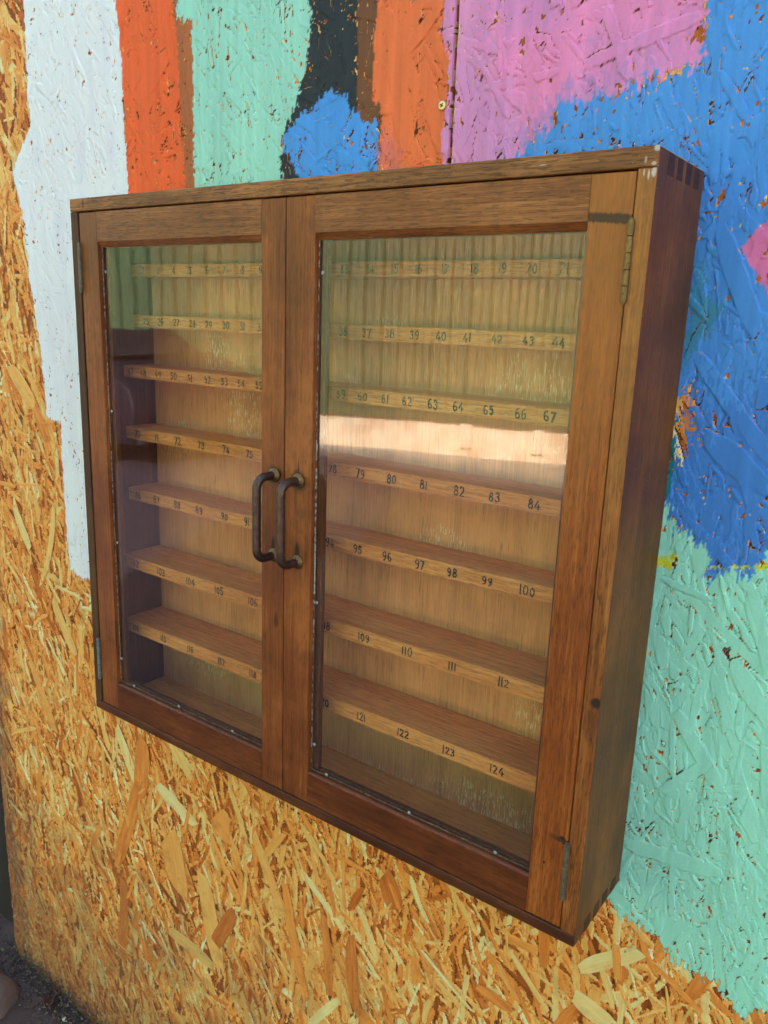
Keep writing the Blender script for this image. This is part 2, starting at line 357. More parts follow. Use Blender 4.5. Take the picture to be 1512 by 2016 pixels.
NUM = [{2: 0.0441, 3: 0.0768, 4: 0.1106, 5: 0.1443, 6: 0.1788, 7: 0.2112, 8: 0.2452, 9: 0.278, 10: 0.3126, 11: 0.3472, 12: 0.3818, 13: 0.4153, 14: 0.4533, 15: 0.4869, 16: 0.5191, 17: 0.5532, 18: 0.5895, 19: 0.6223, 20: 0.6554, 21: 0.6903},
 {24: 0.0155, 25: 0.0472, 26: 0.0791, 27: 0.1132, 28: 0.1473, 29: 0.1802, 30: 0.2139, 31: 0.2446, 32: 0.2789, 33: 0.3132, 34: 0.3476, 35: 0.3819, 36: 0.4152, 37: 0.4502, 38: 0.4831, 39: 0.5175, 40: 0.5524, 41: 0.5852, 42: 0.6214, 43: 0.6576, 44: 0.691},
 {47: 0.0331, 48: 0.0624, 49: 0.0952, 50: 0.1292, 51: 0.1631, 52: 0.1989, 53: 0.2314, 54: 0.2629, 55: 0.2951, 56: 0.3297, 57: 0.3644, 58: 0.399, 59: 0.4298, 60: 0.4624, 61: 0.4945, 62: 0.5247, 63: 0.559, 64: 0.5913, 65: 0.6283, 66: 0.6652, 67: 0.697},
 {70: 0.0444, 71: 0.0875, 72: 0.1344, 73: 0.1834, 74: 0.233, 75: 0.2773, 76: 0.3248, 77: 0.3722, 78: 0.4197, 79: 0.462, 80: 0.508, 81: 0.5522, 82: 0.5987, 83: 0.6418, 84: 0.6884},
 {86: 0.0402, 87: 0.0831, 88: 0.1298, 89: 0.1767, 90: 0.2285, 91: 0.272, 92: 0.3207, 93: 0.3694, 94: 0.4181, 95: 0.4615, 96: 0.5057, 97: 0.5519, 98: 0.5957, 99: 0.6402, 100: 0.6883},
 {102: 0.0467, 103: 0.1075, 104: 0.1727, 105: 0.2318, 106: 0.2982, 107: 0.3613, 108: 0.4243, 109: 0.4863, 110: 0.5499, 111: 0.6116, 112: 0.6763},
 {114: 0.043, 115: 0.1087, 116: 0.1694, 117: 0.2351, 118: 0.2978, 119: 0.3614, 120: 0.4251, 121: 0.4862, 122: 0.5494, 123: 0.6136, 124: 0.6764}]
SHELF = [(-.045, .6558, .6733, .034, (1, 23)), (-.045, .5850, .6024, .034, (24, 46)), (-.065, .5130, .5303, .034, (47, 69)),
         (-.065, .4220, .4398, .0467, (70, 85)), (-.065, .3283, .3466, .0467, (86, 101)), (-.080, .2247, .2438, .0635, (102, 113)), (-.080, .1191, .1395, .0635, (114, 125))]
for (y, z0, z1, pitch, (na, nb)), pos in zip(SHELF, NUM):
    bm = bmesh.new(); bm_box(bm, TH + .0014, CW - TH - .0014, y, -.0090, z0, z1, .0006)
    shelf = new_obj('shelf', to_mesh(bm, 'shelf'), W['shelf'], cab)
    ks = sorted(pos)
    for n in range(na, nb + 1):
        if n in pos: x = pos[n]
        elif n < ks[0]: x = pos[ks[0]] - pitch * (ks[0] - n)
        else: x = pos[ks[-1]] + pitch * (n - ks[-1])
        if x < .022 or x > .778: continue
        me = number_mesh(str(n), (.0093 if n < 70 else .0098) * random.uniform(.96, 1.04), .00128 if n < 70 else .00142)
        for v in me.vertices: v.co += Vector((x, y - .00035, (z0 + z1) / 2 + random.uniform(-.0008, .0008)))
        new_obj('number', me, M_ink, shelf)

# doors
GY = -.1205          # front of the glass
def strip_between(name, mat, parent, pts, w, y, gaps=0.0, seed=1):
    """thin ragged line of putty laid along the glass edge; pts run in x,z"""
    rg = random.Random(seed); V, F = [], []
    for (xa, za), (xb, zb) in zip(pts, pts[1:]):
        L = math.hypot(xb - xa, zb - za); n = max(2, int(L / .004)); ux, uz = (xb - xa) / L, (zb - za) / L
        for k in range(n):
            if rg.random() < gaps: continue
            a, b = k / n, (k + rg.uniform(.85, 1.15)) / n
            w0, w1 = w * rg.uniform(.5, 1.2), w * rg.uniform(.5, 1.2); q = len(V); th = rg.uniform(.0003, .0007)
            for (s_, ww) in ((a, w0), (b, w1)):
                px, pz = xa + (xb - xa) * s_, za + (zb - za) * s_
                V += [(px, y, pz), (px, y - th, pz), (px - uz * ww, y - th, pz + ux * ww), (px - uz * ww, y, pz + ux * ww)]
            F += [(q + 1, q + 5, q + 6, q + 2), (q + 2, q + 6, q + 7, q + 3), (q, q + 4, q + 5, q + 1), (q + 4, q + 7, q + 6, q + 5), (q, q + 1, q + 2, q + 3)]
    me = bpy.data.meshes.new(name); me.from_pydata(V, [], F); me.update()
    return new_obj(name, me, mat, parent, kind='stuff')

def door(x0, xa, xb, x1, mats, pins, seed):
    d = holder('door', cab)
    zt, zb = .7338, .0142; za_, zb_ = .6966, .0572; f = FR + .0012; bk = FR + .021
    box('stile', mats[0], d, x0, xa, f, bk, zb, zt, .0006)
    box('stile', mats[1], d, xb, x1, f, bk, zb, zt, .0006)
    # rails sit between the stiles, their inner edge chamfered towards the glass
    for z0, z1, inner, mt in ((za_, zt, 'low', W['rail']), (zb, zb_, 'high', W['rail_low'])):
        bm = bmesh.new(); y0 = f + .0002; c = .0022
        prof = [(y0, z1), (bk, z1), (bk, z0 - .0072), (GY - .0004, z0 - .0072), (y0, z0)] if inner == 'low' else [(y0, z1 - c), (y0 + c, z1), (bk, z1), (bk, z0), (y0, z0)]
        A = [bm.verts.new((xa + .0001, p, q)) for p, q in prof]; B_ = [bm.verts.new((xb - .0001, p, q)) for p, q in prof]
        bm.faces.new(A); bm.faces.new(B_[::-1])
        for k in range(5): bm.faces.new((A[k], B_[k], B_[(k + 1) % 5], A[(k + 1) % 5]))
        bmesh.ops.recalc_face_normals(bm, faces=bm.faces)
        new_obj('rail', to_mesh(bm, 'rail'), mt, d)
    # glazing bead behind the glass, on all four sides
    b = .0058; y0, y1 = GY + .0034, GY + .0100
    for q in ((xa, xa + .0095, zb_, za_), (xb - b, xb, zb_, za_), (xa + .0097, xb - b, zb_, zb_ + .0035)):
        box('glazing_bead', W['bead'], d, q[0] + .0002, q[1] - .0002, y0, y1, q[2] + .0002, q[3] - .0002, .0004)
    # pane
    bm = bmesh.new(); bm_box(bm, xa + .0003, xb - .0003, GY, GY + .003, zb_ + .0003, za_ - .0075)
    me = to_mesh(bm, 'glass_pane'); me.materials.append(M_glass); me.materials.append(M_glass_back)
    for p in me.polygons: p.material_index = 0 if p.normal.y < -.9 else 1
    new_obj('glass_pane', me, None, d)
    for (px, pz) in pins:
        bm = bmesh.new(); bm_disc(bm, (px, GY - .0001, pz), .0022, .0009, n=16)
        new_obj('pin', to_mesh(bm, 'pin', True), M_pin, d)
    strip_between('sealant', M_seal, d, [(xa + .0012, zb_ + .0010), (xb - .0006, zb_ + .0010)], .0016, GY - .0002, .02, seed)
    strip_between('sealant', M_seal, d, [(xa + .0014, za_ - .002), (xa + .0014, zb_ + .002)], .0011, GY - .0002, .05, seed + 1)
    return d
L_ = door(.0182, .0565, .3611, .3974, (W['stile'], W['stile_handle']), [(.0625, .6580), (.0625, .4700), (.0618, .2785), (.0605, .0965), (.088, .0603), (.190, .0603), (.300, .0603)], 3)
R_ = door(.3988, .4403, .7449, .7834, (W['stile_handle'], W['stile_right']), [(.4462, .6560), (.4362 + .0095, .2800), (.4455, .0940), (.466, .0600), (.590, .0600), (.702, .0600)], 8)
strip_between('putty', M_putty, R_, [(.4413, .470), (.4413, .250)], .0016, GY - .0003, .22, 5)
strip_between('putty', M_putty, R_, [(.4412, .690), (.4412, .470)], .0007, GY - .0003, .5, 6)
strip_between('putty', M_putty, R_, [(.4412, .250), (.4412, .065)], .0008, GY - .0003, .45, 9)
strip_between('putty', M_putty, L_, [(.0574, .690), (.0574, .060)], .0007, GY - .0003, .25, 7)

# D handles with rosettes
def handle(x, zt, zb, parent):
    bm = bmesh.new(); y0 = FR + .0012; out = .0295; rb = .0135; pts = []
    pts.append((x, y0 + .001, zt)); pts.append((x, y0 - .006, zt))
    for k in range(9):
        a = math.pi / 2 * k / 8
        pts.append((x, y0 - out + rb - rb * math.sin(a), zt - rb + rb * math.cos(a)))
    for k in range(1, 6): pts.append((x, y0 - out, zt - rb + (zb + rb - zt + rb) * k / 6))
    for k in range(9):
        a = math.pi / 2 * k / 8
        pts.append((x, y0 - out + rb - rb * math.cos(a), zb + rb - rb * math.sin(a)))
    pts.append((x, y0 - .006, zb)); pts.append((x, y0 + .001, zb))
    bm_tube(bm, pts, .0053, 18)
    o = new_obj('pull_handle', to_mesh(bm, 'pull_handle', True), M_handle, parent)
    for z in (zt, zb):
        bm = bmesh.new(); bm_disc(bm, (x, y0 + .0002, z), .0086, .0026, n=28, top=.9); bm_disc(bm, (x, y0 - .0022, z), .0068, .0024, n=28, top=.85)
        new_obj('rosette', to_mesh(bm, 'rosette', True), M_rose, parent)
handle(.3823, .4262, .3275, L_); handle(.4205, .4250, .3268, R_)

# butt hinges: five knuckles on a pin, leaf edges let into the wood
def hinge(x, z0, z1, mat, parent, r=.0030, finial=True):
    h = holder('hinge', parent) if False else None
    bm = bmesh.new(); n = 5; L = (z1 - z0) / n; y = FR - .0012
    for k in range(n):
        a, b = z0 + k * L + .0003, z0 + (k + 1) * L - .0003
        bm_tube(bm, [(x, y, a), (x, y, a + .0003), (x, y, b - .0003), (x, y, b)], lambda u: r if .1 < u < .9 else r * .9, 16)
    bm_tube(bm, [(x, y, z0 - .0012), (x, y, z1 + .0012)], r * .55, 12)
    bm_box(bm, x - .0032, x + .0020, FR + .0003, FR + .0022, z0, z1)
    new_obj('hinge', to_mesh(bm, 'hinge', False), mat, parent)
hinge(.7838, .6305, .6965, M_brass, R_, .0028); hinge(.7838, .0500, .1130, M_hinge_dark, R_, .0027)
hinge(.0185, .6310, .6950, M_hinge_dark, L_, .0025); hinge(.0160, .0540, .1190, M_hinge_grey, L_, .0027)

# ------------------------------------------------------------------ the wall of painted strand board
POLYS = [('white', (252, 242, 246), 0.004, 1, [(-0.304, 2.45), (-0.293, 1.082), (-0.297, 0.934), (-0.291, 0.899), (-0.33, 0.86), (-0.359, 0.83), (-0.334, 0.763), (-0.325, 0.646), (-0.308, 0.542), (-0.3, 0.416), (-0.257, 0.408), (-0.26, 0.349), (-0.259, 0.199), (-0.252, 0.142), (-0.221, 0.129), (-0.19, 0.135), (0.01, 0.216), (0.049, 0.829), (-0.04, 0.781), (-0.047, 0.872), (-0.049, 0.974), (-0.056, 1.041), (-0.054, 2.45)]),
 ('orange_left', (252, 98, 44), 0.003, 1, [(-0.054, 2.45), (-0.056, 1.041), (-0.049, 0.974), (-0.044, 0.872), (-0.042, 0.744), (0.098, 0.738), (0.091, 0.779), (0.083, 0.872), (0.076, 0.956), (0.073, 1.018), (0.072, 2.45)]),
 ('rust', (176, 98, 54), 0.004, 0.9, [(0.068, 2.45), (0.066, 1.02), (0.076, 0.956), (0.079, 0.872), (0.088, 0.759), (0.114, 0.758), (0.105, 0.778), (0.106, 0.902), (0.105, 0.986), (0.075, 0.995), (0.083, 2.45)]),
 ('mint_top', (156, 214, 192), 0.006, 1, [(0.081, 2.45), (0.075, 0.995), (0.105, 0.986), (0.106, 0.902), (0.105, 0.738), (0.294, 0.731), (0.285, 0.783), (0.271, 0.793), (0.276, 0.822), (0.301, 0.867), (0.305, 0.895), (0.318, 0.943), (0.328, 0.974), (0.328, 2.45)]),
 ('black', (42, 47, 50), 0.01, 1, [(0.321, 2.45), (0.318, 0.943), (0.306, 0.895), (0.298, 0.867), (0.273, 0.829), (0.269, 0.784), (0.276, 0.762), (0.344, 0.758), (0.343, 0.805), (0.39, 0.84), (0.389, 0.911), (0.386, 2.45)]),
 ('brown', (116, 72, 44), 0.003, 1, [(0.384, 2.45), (0.388, 0.964), (0.392, 0.84), (0.425, 0.798), (0.429, 0.82), (0.426, 0.85), (0.415, 0.854), (0.415, 0.918), (0.42, 0.958), (0.418, 2.45)]),
 ('orange_right', (255, 116, 64), 0.003, 1, [(0.416, 2.45), (0.418, 0.958), (0.415, 0.918), (0.414, 0.854), (0.426, 0.85), (0.427, 0.831), (0.427, 0.742), (0.515, 0.738), (0.515, 0.781), (0.515, 0.843), (0.517, 0.892), (0.505, 0.914), (0.508, 0.943), (0.504, 2.45)]),
 ('lilac', (222, 142, 186), 0.005, 1, [(0.502, 2.45), (0.508, 0.943), (0.505, 0.913), (0.517, 0.895), (0.516, 0.842), (0.512, 0.812), (0.515, 0.738), (0.6, 0.734), (0.619, 0.788), (0.623, 0.801), (0.643, 0.805), (0.645, 0.826), (0.697, 0.824), (0.716, 0.832), (0.744, 0.838), (0.788, 0.845), (0.781, 0.895), (0.771, 2.45)]),
 ('pink', (248, 138, 184), 0.03, 0.9, [(0.553, 2.45), (0.56, 0.886), (0.591, 0.834), (0.617, 0.812), (0.642, 0.809), (0.645, 0.826), (0.696, 0.831), (0.715, 0.838), (0.744, 0.843), (0.788, 0.845), (0.781, 0.895), (0.771, 2.45)]),
 ('blue', (78, 146, 218), 0.009, 1, [(0.771, 2.45), (0.787, 0.846), (0.768, 0.835), (0.745, 0.835), (0.716, 0.832), (0.697, 0.823), (0.645, 0.826), (0.643, 0.804), (0.623, 0.799), (0.613, 0.783), (0.536, 0.748), (0.551, 0.514), (0.755, 0.315), (0.779, 0.349), (0.8, 0.44), (0.818, 0.416), (0.843, 0.406), (0.85, 0.386), (0.847, 0.36), (0.866, 0.384), (0.89, 0.379), (0.901, 0.41), (1.011, 0.448), (0.932, 2.45)]),
 ('deep_blue', (64, 122, 198), 0.04, 0.95, [(0.797, 0.557), (0.832, 0.54), (0.861, 0.562), (0.896, 0.591), (0.988, 0.596), (1.011, 0.448), (0.901, 0.41), (0.89, 0.379), (0.866, 0.384), (0.847, 0.36), (0.85, 0.386), (0.843, 0.406), (0.818, 0.416), (0.8, 0.44), (0.79, 0.486)]),
 ('mauve', (168, 130, 190), 0.014, 0.75, [(0.616, 0.814), (0.648, 0.832), (0.689, 0.845), (0.718, 0.855), (0.718, 0.832), (0.697, 0.822), (0.645, 0.821), (0.643, 0.804), (0.619, 0.788), (0.571, 0.782)]),
 ('blue_blob', (76, 150, 222), 0.005, 1, [(0.348, 0.878), (0.332, 0.869), (0.321, 0.857), (0.301, 0.852), (0.288, 0.839), (0.268, 0.824), (0.277, 0.81), (0.29, 0.794), (0.308, 0.763), (0.43, 0.756), (0.425, 0.782), (0.425, 0.817), (0.418, 0.832), (0.402, 0.838), (0.382, 0.846), (0.372, 0.866), (0.361, 0.87)]),
 ('mist', (205, 112, 118), 0.014, 0.8, [(0.422, 0.818), (0.446, 0.813), (0.467, 0.757), (0.424, 0.76)]),
 ('pink_patch', (228, 122, 168), 0.002, 1, [(0.866, 0.713), (0.854, 0.703), (0.846, 0.692), (0.839, 0.684), (0.849, 0.67), (0.868, 0.644), (0.892, 0.618), (0.988, 0.596), (0.965, 0.736)]),
 ('mint_low', (156, 224, 196), 0.008, 1, [(0.75, 0.371), (0.773, 0.403), (0.799, 0.443), (0.817, 0.416), (0.843, 0.406), (0.85, 0.386), (0.847, 0.36), (0.866, 0.384), (0.89, 0.38), (0.901, 0.41), (1.011, 0.448), (1.146, -0.139), (0.985, -0.107), (0.967, -0.074), (0.957, -0.078), (0.946, -0.102), (0.924, -0.083), (0.904, -0.07), (0.878, -0.073), (0.859, -0.059), (0.843, -0.045), (0.802, -0.044), (0.784, -0.019), (0.695, -0.028), (0.668, 0.293)]),
 ('teal', (30, 122, 126), 0.004, 0.95, [(0.793, 0.542), (0.803, 0.522), (0.804, 0.487), (0.802, 0.441), (0.79, 0.439), (0.784, 0.536)]),
 ('green', (58, 140, 110), 0.016, 0.6, [(0.796, 0.677), (0.813, 0.677), (0.821, 0.634), (0.838, 0.639), (0.823, 0.611), (0.804, 0.577), (0.796, 0.566)]),
 ('yellow', (205, 208, 50), 0.004, 0.8, [(0.795, 0.382), (0.819, 0.392), (0.818, 0.373), (0.795, 0.371)]),
 ('yellow', (205, 208, 50), 0.002, 0.8, [(0.852, 0.386), (0.884, 0.392), (0.905, 0.4), (0.906, 0.393), (0.852, 0.383)]),
 ('bare', None, 0.014, 0.75, [(0.795, 0.554), (0.808, 0.553), (0.814, 0.538), (0.817, 0.489), (0.813, 0.468), (0.805, 0.488), (0.792, 0.536)])]
BIG = [(0.819, 0.702, 0.864, 0.608, 0.019, 0.5), (0.812, 0.587, 0.892, 0.494, 0.016, 0.5), (0.829, 0.51, 0.892, 0.47, 0.028, 0.5), (0.814, 0.615, 0.798, 0.547, 0.011, 0.5), (0.673, 0.857, 0.78, 0.883, 0.013, 0.5), (0.688, 0.907, 0.72, 0.837, 0.012, 0.5), (0.805, 0.361, 0.856, 0.351, 0.008, 0.5), (0.837, 0.223, 0.892, 0.15, 0.017, 0.5), (0.801, 0.049, 0.903, 0.059, 0.019, 0.5), (0.018, 0.892, -0.036, 0.952, 0.041, 0.5), (0.054, 0.953, -0.015, 0.909, 0.036, 0.5), (0.46, 0.901, 0.504, 0.939, 0.016, 0.5), (0.436, 0.945, 0.465, 0.795, 0.024, 0.5), (0.481, 0.888, 0.513, 0.791, 0.02, 0.5), (0.766, 0.694, 0.808, 0.733, 0.015, 0.5), (0.883, 0.294, 0.924, 0.241, 0.021, 0.5), (0.832, 0.126, 0.878, 0.18, 0.013, 0.5)]
LOOSE = [(0.766, -0.138, 0.834, -0.076, 0.02, 0.95), (-0.132, -0.136, -0.081, -0.234, 0.024, 0.95), (-0.02, -0.209, 0.078, -0.248, 0.027, 0.97), (0.008, -0.294, 0.032, -0.409, 0.055, 0.6), (-0.131, -0.458, -0.148, -0.632, 0.028, 0.34), (-0.072, -0.225, -0.152, -0.434, 0.031, 0.4), (-0.055, -0.132, -0.074, -0.257, 0.04, 0.44), (0.172, -0.372, 0.117, -0.474, 0.028, 0.3), (0.129, -0.206, 0.162, -0.226, 0.057, 0.55), (0.284, -0.17, 0.241, -0.236, 0.014, 0.6), (0.763, -0.18, 0.809, -0.193, 0.029, 0.9), (-0.41, 0.5, -0.334, 0.433, 0.033, 0.7), (-0.334, 0.433, -0.3, 0.372, 0.027, 0.4), (-0.289, 0.251, -0.339, 0.103, 0.017, 0.8), (0.369, -0.273, 0.383, -0.413, 0.017, 0.4), (0.419, -0.282, 0.433, -0.41, 0.023, 0.35), (0.544, -0.238, 0.628, -0.288, 0.006, 0.97), (0.478, -0.148, 0.498, -0.196, 0.035, 0.3), (0.218, -0.2, 0.286, -0.317, 0.021, 0.65), (0.094, -0.336, 0.13, -0.504, 0.041, 0.7), (0.285, -0.261, 0.331, -0.445, 0.021, 0.5), (0.679, -0.169, 0.733, -0.222, 0.009, 0.85), (0.851, -0.085, 0.904, -0.114, 0.007, 0.5), (0.774, -0.094, 0.786, -0.123, 0.008, 0.3), (-0.414, -0.086, -0.338, -0.218, 0.025, 0.6), (-0.317, 0.067, -0.252, -0.029, 0.025, 0.75), (-0.429, 0.228, -0.385, 0.154, 0.023, 0.9), (0.633, -0.244, 0.686, -0.251, 0.017, 0.4), (0.0, -0.501, 0.116, -0.512, 0.026, 0.75)]
WX0, WX1, WZ0, WZ1 = -.572, 3.2, GROUND - .03, 2.4
def spaced(bounds):
    out = [bounds[0][0]]
    for a, b, s0, s1 in bounds:
        x = a
        while x < b - 1e-9:
            f = (x - a) / (b - a); x = min(b, x + s0 + (s1 - s0) * f); out.append(x)
    return np.unique(np.round(np.array(out), 6))
xs = spaced([(WX0, .05, .0026, .0021), (.05, .74, .0021, .0017), (.74, 1.16, .00135, .00135), (1.16, 1.30, .004, .01), (1.30, WX1, .03, .06)])
zs = spaced([(WZ0, -.35, .0022, .0019), (-.35, 1.13, .0018, .0018), (1.13, 1.30, .005, .012), (1.30, WZ1, .03, .06)])
NX, NZ = len(xs), len(zs)
X, Z = np.meshgrid(xs, zs)          # [iz, ix]
def vnoise(x, z, sx, sz, seed, octaves=1, gain=.5):
    tot = np.zeros_like(x, dtype=np.float32); amp = 1.0; norm = 0
    for o in range(octaves):
        g = np.random.default_rng(seed * 31 + o).random((256, 256), dtype=np.float32)
        u = x / sx * 2 ** o + 1000.3; v = z / sz * 2 ** o + 1000.7
        iu = np.floor(u).astype(int); iv = np.floor(v).astype(int); fu = (u - iu).astype(np.float32); fv = (v - iv).astype(np.float32)
        fu = fu * fu * (3 - 2 * fu); fv = fv * fv * (3 - 2 * fv); a = iu & 255; b = iv & 255; a1 = (a + 1) & 255; b1 = (b + 1) & 255
        tot += amp * ((g[b, a] * (1 - fu) + g[b, a1] * fu) * (1 - fv) + (g[b1, a] * (1 - fu) + g[b1, a1] * fu) * fv)
        norm += amp; amp *= gain
    return tot / norm
H = (vnoise(X, Z, .01, .01, 1, 2) * .0006 - .0012).astype(np.float32)
U = np.full(X.shape, 1.6, np.float32); V = np.zeros(X.shape, np.float32)   # grain angle and a number per strand
T = (.12 + .2 * vnoise(X, Z, .02, .02, 2, 2)).astype(np.float32)
E_ = np.full(X.shape, .0, dtype=np.float32)      # distance in from the strand edge
def stamp(cx, cz, ln, wd, ang, tone, h0, ta, tb, bend=0.0):
    ca, sa = math.cos(ang), math.sin(ang)
    rx = abs(ca) * ln / 2 + abs(sa) * wd / 2 + .002; rz = abs(sa) * ln / 2 + abs(ca) * wd / 2 + .002
    i0, i1 = np.searchsorted(xs, (cx - rx, cx + rx)); j0, j1 = np.searchsorted(zs, (cz - rz, cz + rz))
    if i1 - i0 < 1 or j1 - j0 < 1: return
    x = X[j0:j1, i0:i1] - cx; z = Z[j0:j1, i0:i1] - cz
    a = x * ca + z * sa; b = -x * sa + z * ca
    b = b + bend * (a * a / ln - ln / 12)
    k = random.uniform(-.5, .5)
    ea = ln / 2 - np.abs(a) - k * b * 1.5 * np.sign(a) + .0012 * np.sin(b * random.uniform(300, 700) + k * 9)
    eb = (wd / 2) * np.clip(.55 + ea / (wd * 2.2), 0, 1) - np.abs(b) + .0003 * np.sin(a * 120 + k * 7)
    m_ = (ea > 0) & (eb > 0)
    if not m_.any(): return
    hh = h0 + ta * a + tb * b
    s_ = (slice(j0, j1), slice(i0, i1))
    H[s_] = np.where(m_, hh, H[s_]); U[s_] = np.where(m_, ang, U[s_]); V[s_] = np.where(m_, k, V[s_])
    T[s_] = np.where(m_, tone, T[s_]); E_[s_] = np.where(m_, np.minimum(ea, eb), E_[s_])
def angle():
    return math.radians(random.gauss(106, 24)) if random.random() < .85 else random.uniform(0, math.pi)
def one(kind):
    cx = random.uniform(WX0 - .02, 1.2); cz = random.uniform(WZ0, 1.2)
    if .06 < cx < .70 and .08 < cz < .66: return
    if (cz > .3 or (cx > .8 and cz > .12)) and cx > -.42 and kind and random.random() < .55: return
    if kind == 0: ln, wd = random.uniform(.04, .11), random.uniform(.005, .017)
    elif kind == 1: ln, wd = random.uniform(.03, .09), random.uniform(.003, .009)
    else: ln, wd = random.uniform(.012, .04), random.uniform(.0015, .004)
    tn = min(1, max(0, random.gauss(.56, .13))) if random.random() < .90 else random.choice((random.uniform(.22, .36), random.uniform(.78, .95)))
    if kind and random.random() < .5: tn = min(.97, max(.2, random.gauss(.56, .21)))
    stamp(cx, cz, ln, wd, angle() + (random.gauss(0, .3) if kind == 2 else 0), tn, random.uniform(-.0010, .0005), random.gauss(0, .008), random.gauss(0, .013), random.gauss(0, .14))
for k in range(4200): one(0)
for k in range(9000): one(1 if random.random() < .62 else 0 if random.random() < .25 else 2)
for k in range(9000): one(2 if random.random() < .45 else 1)
for k in range(5000): one(1 if random.random() < .6 else 2)
for k in range(500): one(0)
for (xa, za, xb, zb, wd, tn) in BIG:
    stamp((xa + xb) / 2, (za + zb) / 2, math.hypot(xb - xa, zb - za), wd, math.atan2(zb - za, xb - xa), tn, .0006, 0, random.gauss(0, .02))
# paint
C = np.zeros(X.shape + (3,), dtype=np.float32); A = np.zeros(X.shape, dtype=np.float32)
def inside(px, pz, poly):
    r = np.zeros(px.shape, bool); n = len(poly)
    for i in range(n):
        x1, z1 = poly[i]; x2, z2 = poly[i - 1]
        if z1 == z2: continue
        c = ((z1 > pz) != (z2 > pz)); r ^= c & (px < (x2 - x1) * (pz - z1) / (z2 - z1) + x1)
    return r
fine1 = vnoise(X, Z, .0022, .010, 11, 2, .6) - .5; fine2 = vnoise(X, Z, .006, .006, 12, 3, .6) - .5
slow1 = vnoise(X, Z, .03, .05, 13, 2) - .5; slow2 = vnoise(X, Z, .05, .03, 14, 2) - .5
streak = vnoise(X + .15 * (Z - .3) * 0, Z, .0035, .09, 15, 3, .6); streak2 = vnoise(X, Z, .012, .16, 16, 2)
cover = vnoise(X, Z, .0020, .0035, 17, 2, .6); patch = vnoise(X, Z, .05, .05, 18, 3)
deep = np.clip((.0010 - E_) / .0010, 0, 1)         # in the crack beside a strand edge
bare = np.zeros(X.shape, bool)
for name, rgb, jit, cov, pts in POLYS:
    ax = np.array(pts); x0, z0 = ax.min(0) - .06; x1, z1 = ax.max(0) + .06
    i0, i1 = np.searchsorted(xs, (x0, x1)); j0, j1 = np.searchsorted(zs, (z0, z1)); s_ = (slice(j0, j1), slice(i0, i1))
    if i1 <= i0 or j1 <= j0: continue
    jx = (fine2[s_] * 1.6 + fine1[s_] * .8) * jit + slow1[s_] * min(jit, .006) * .8; jz = (fine1[s_] * 3.5 + fine2[s_]) * jit + slow2[s_] * min(jit, .006) * .8
    ins = inside(X[s_] + jx, Z[s_] + jz, pts)
    if cov < 1: ins &= (cover[s_] * .5 + patch[s_] * .5 + fine1[s_] * .3) < .35 + cov * .38
    if name == 'bare': bare[s_] |= ins; A[s_] = np.where(ins & (cover[s_] < .62), 0, A[s_]); continue
    c = np.array(lin(rgb, 1.03)[:3], dtype=np.float32)
    var = (1 + (streak[s_] - .5) * .16 + (streak2[s_] - .5) * .22)[..., None]
    cc = c * var
    if name == 'white':
        q = (streak2[s_] * .6 + patch[s_] * .4)[..., None]; cc = np.clip(c * (1 - .22 * np.clip(q - .45, 0, 1) * np.array([.9, 1.25, .5])) * (1 + (streak[s_][..., None] - .5) * .08), 0, .85)
    if name in ('lilac', 'pink'):
        q = np.clip(patch[s_] * 2 - .8, 0, 1)[..., None] * .35; cc = cc * (1 - q) + np.array(lin((176, 132, 196))[:3]) * q * var
    if name == 'blue':
        q = np.clip((Z[s_] - .35) * 1.0 + (patch[s_] - .5) * 1.2, 0, 1)[..., None] * .45; cc = cc * (1 - q) + np.array(lin((84, 156, 222))[:3]) * q * var
    if name == 'mint_low':
        q = (np.clip(streak[s_] * 1.5 - .75, 0, 1) * np.clip(fine2[s_] * 2 + .5, 0, 1))[..., None] * .35; cc = cc * (1 - q) + np.array(lin((118, 160, 176))[:3]) * q
    blend = .5 if name in ('green', 'mauve', 'mist') else (.7 if name == 'deep_blue' else 1.0)
    w_ = ins[..., None] * blend
    C[s_] = C[s_] * (1 - w_) + cc * w_; A[s_] = np.where(ins, 1, A[s_])
# paint fails to bridge the steps between strands: thin dark cracks
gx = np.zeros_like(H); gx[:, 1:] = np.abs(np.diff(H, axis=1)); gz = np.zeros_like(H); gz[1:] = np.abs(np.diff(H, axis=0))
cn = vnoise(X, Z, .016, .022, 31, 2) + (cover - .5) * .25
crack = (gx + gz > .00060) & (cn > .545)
edge_ = (gx + gz > .00065) & (cover > .47); T = np.where(edge_, np.clip(T - .18, .08, 1), T)      # darker tone at the height steps between strands
# paint misses the cracks between strands and a few open pits
low = np.clip((-H - .0004) / .0006, 0, 1)
pit = vnoise(X, Z, .010, .012, 21, 2)
whiteish = (C.min(-1) > .5)
miss = (deep > .35) & (vnoise(X, Z, .004, .006, 22, 2) + low * .12 > np.where(whiteish, .86, .82))
miss |= (pit > .925) & (vnoise(X, Z, .003, .004, 23, 2) > .42) & (~whiteish)
miss |= (T < .10) & (cover > .70) & (~whiteish)
whitish2 = whiteish & (cover < .6)
crack &= ~whitish2
A = np.where(miss, 0, np.where(crack, A * np.where(cn > .68, .38, .50), A)); T = np.where(crack & (C.sum(-1) > 0), .02, T); H = np.where(crack, H - .0006, H)
H = np.where(A > .3, H * .68, H)
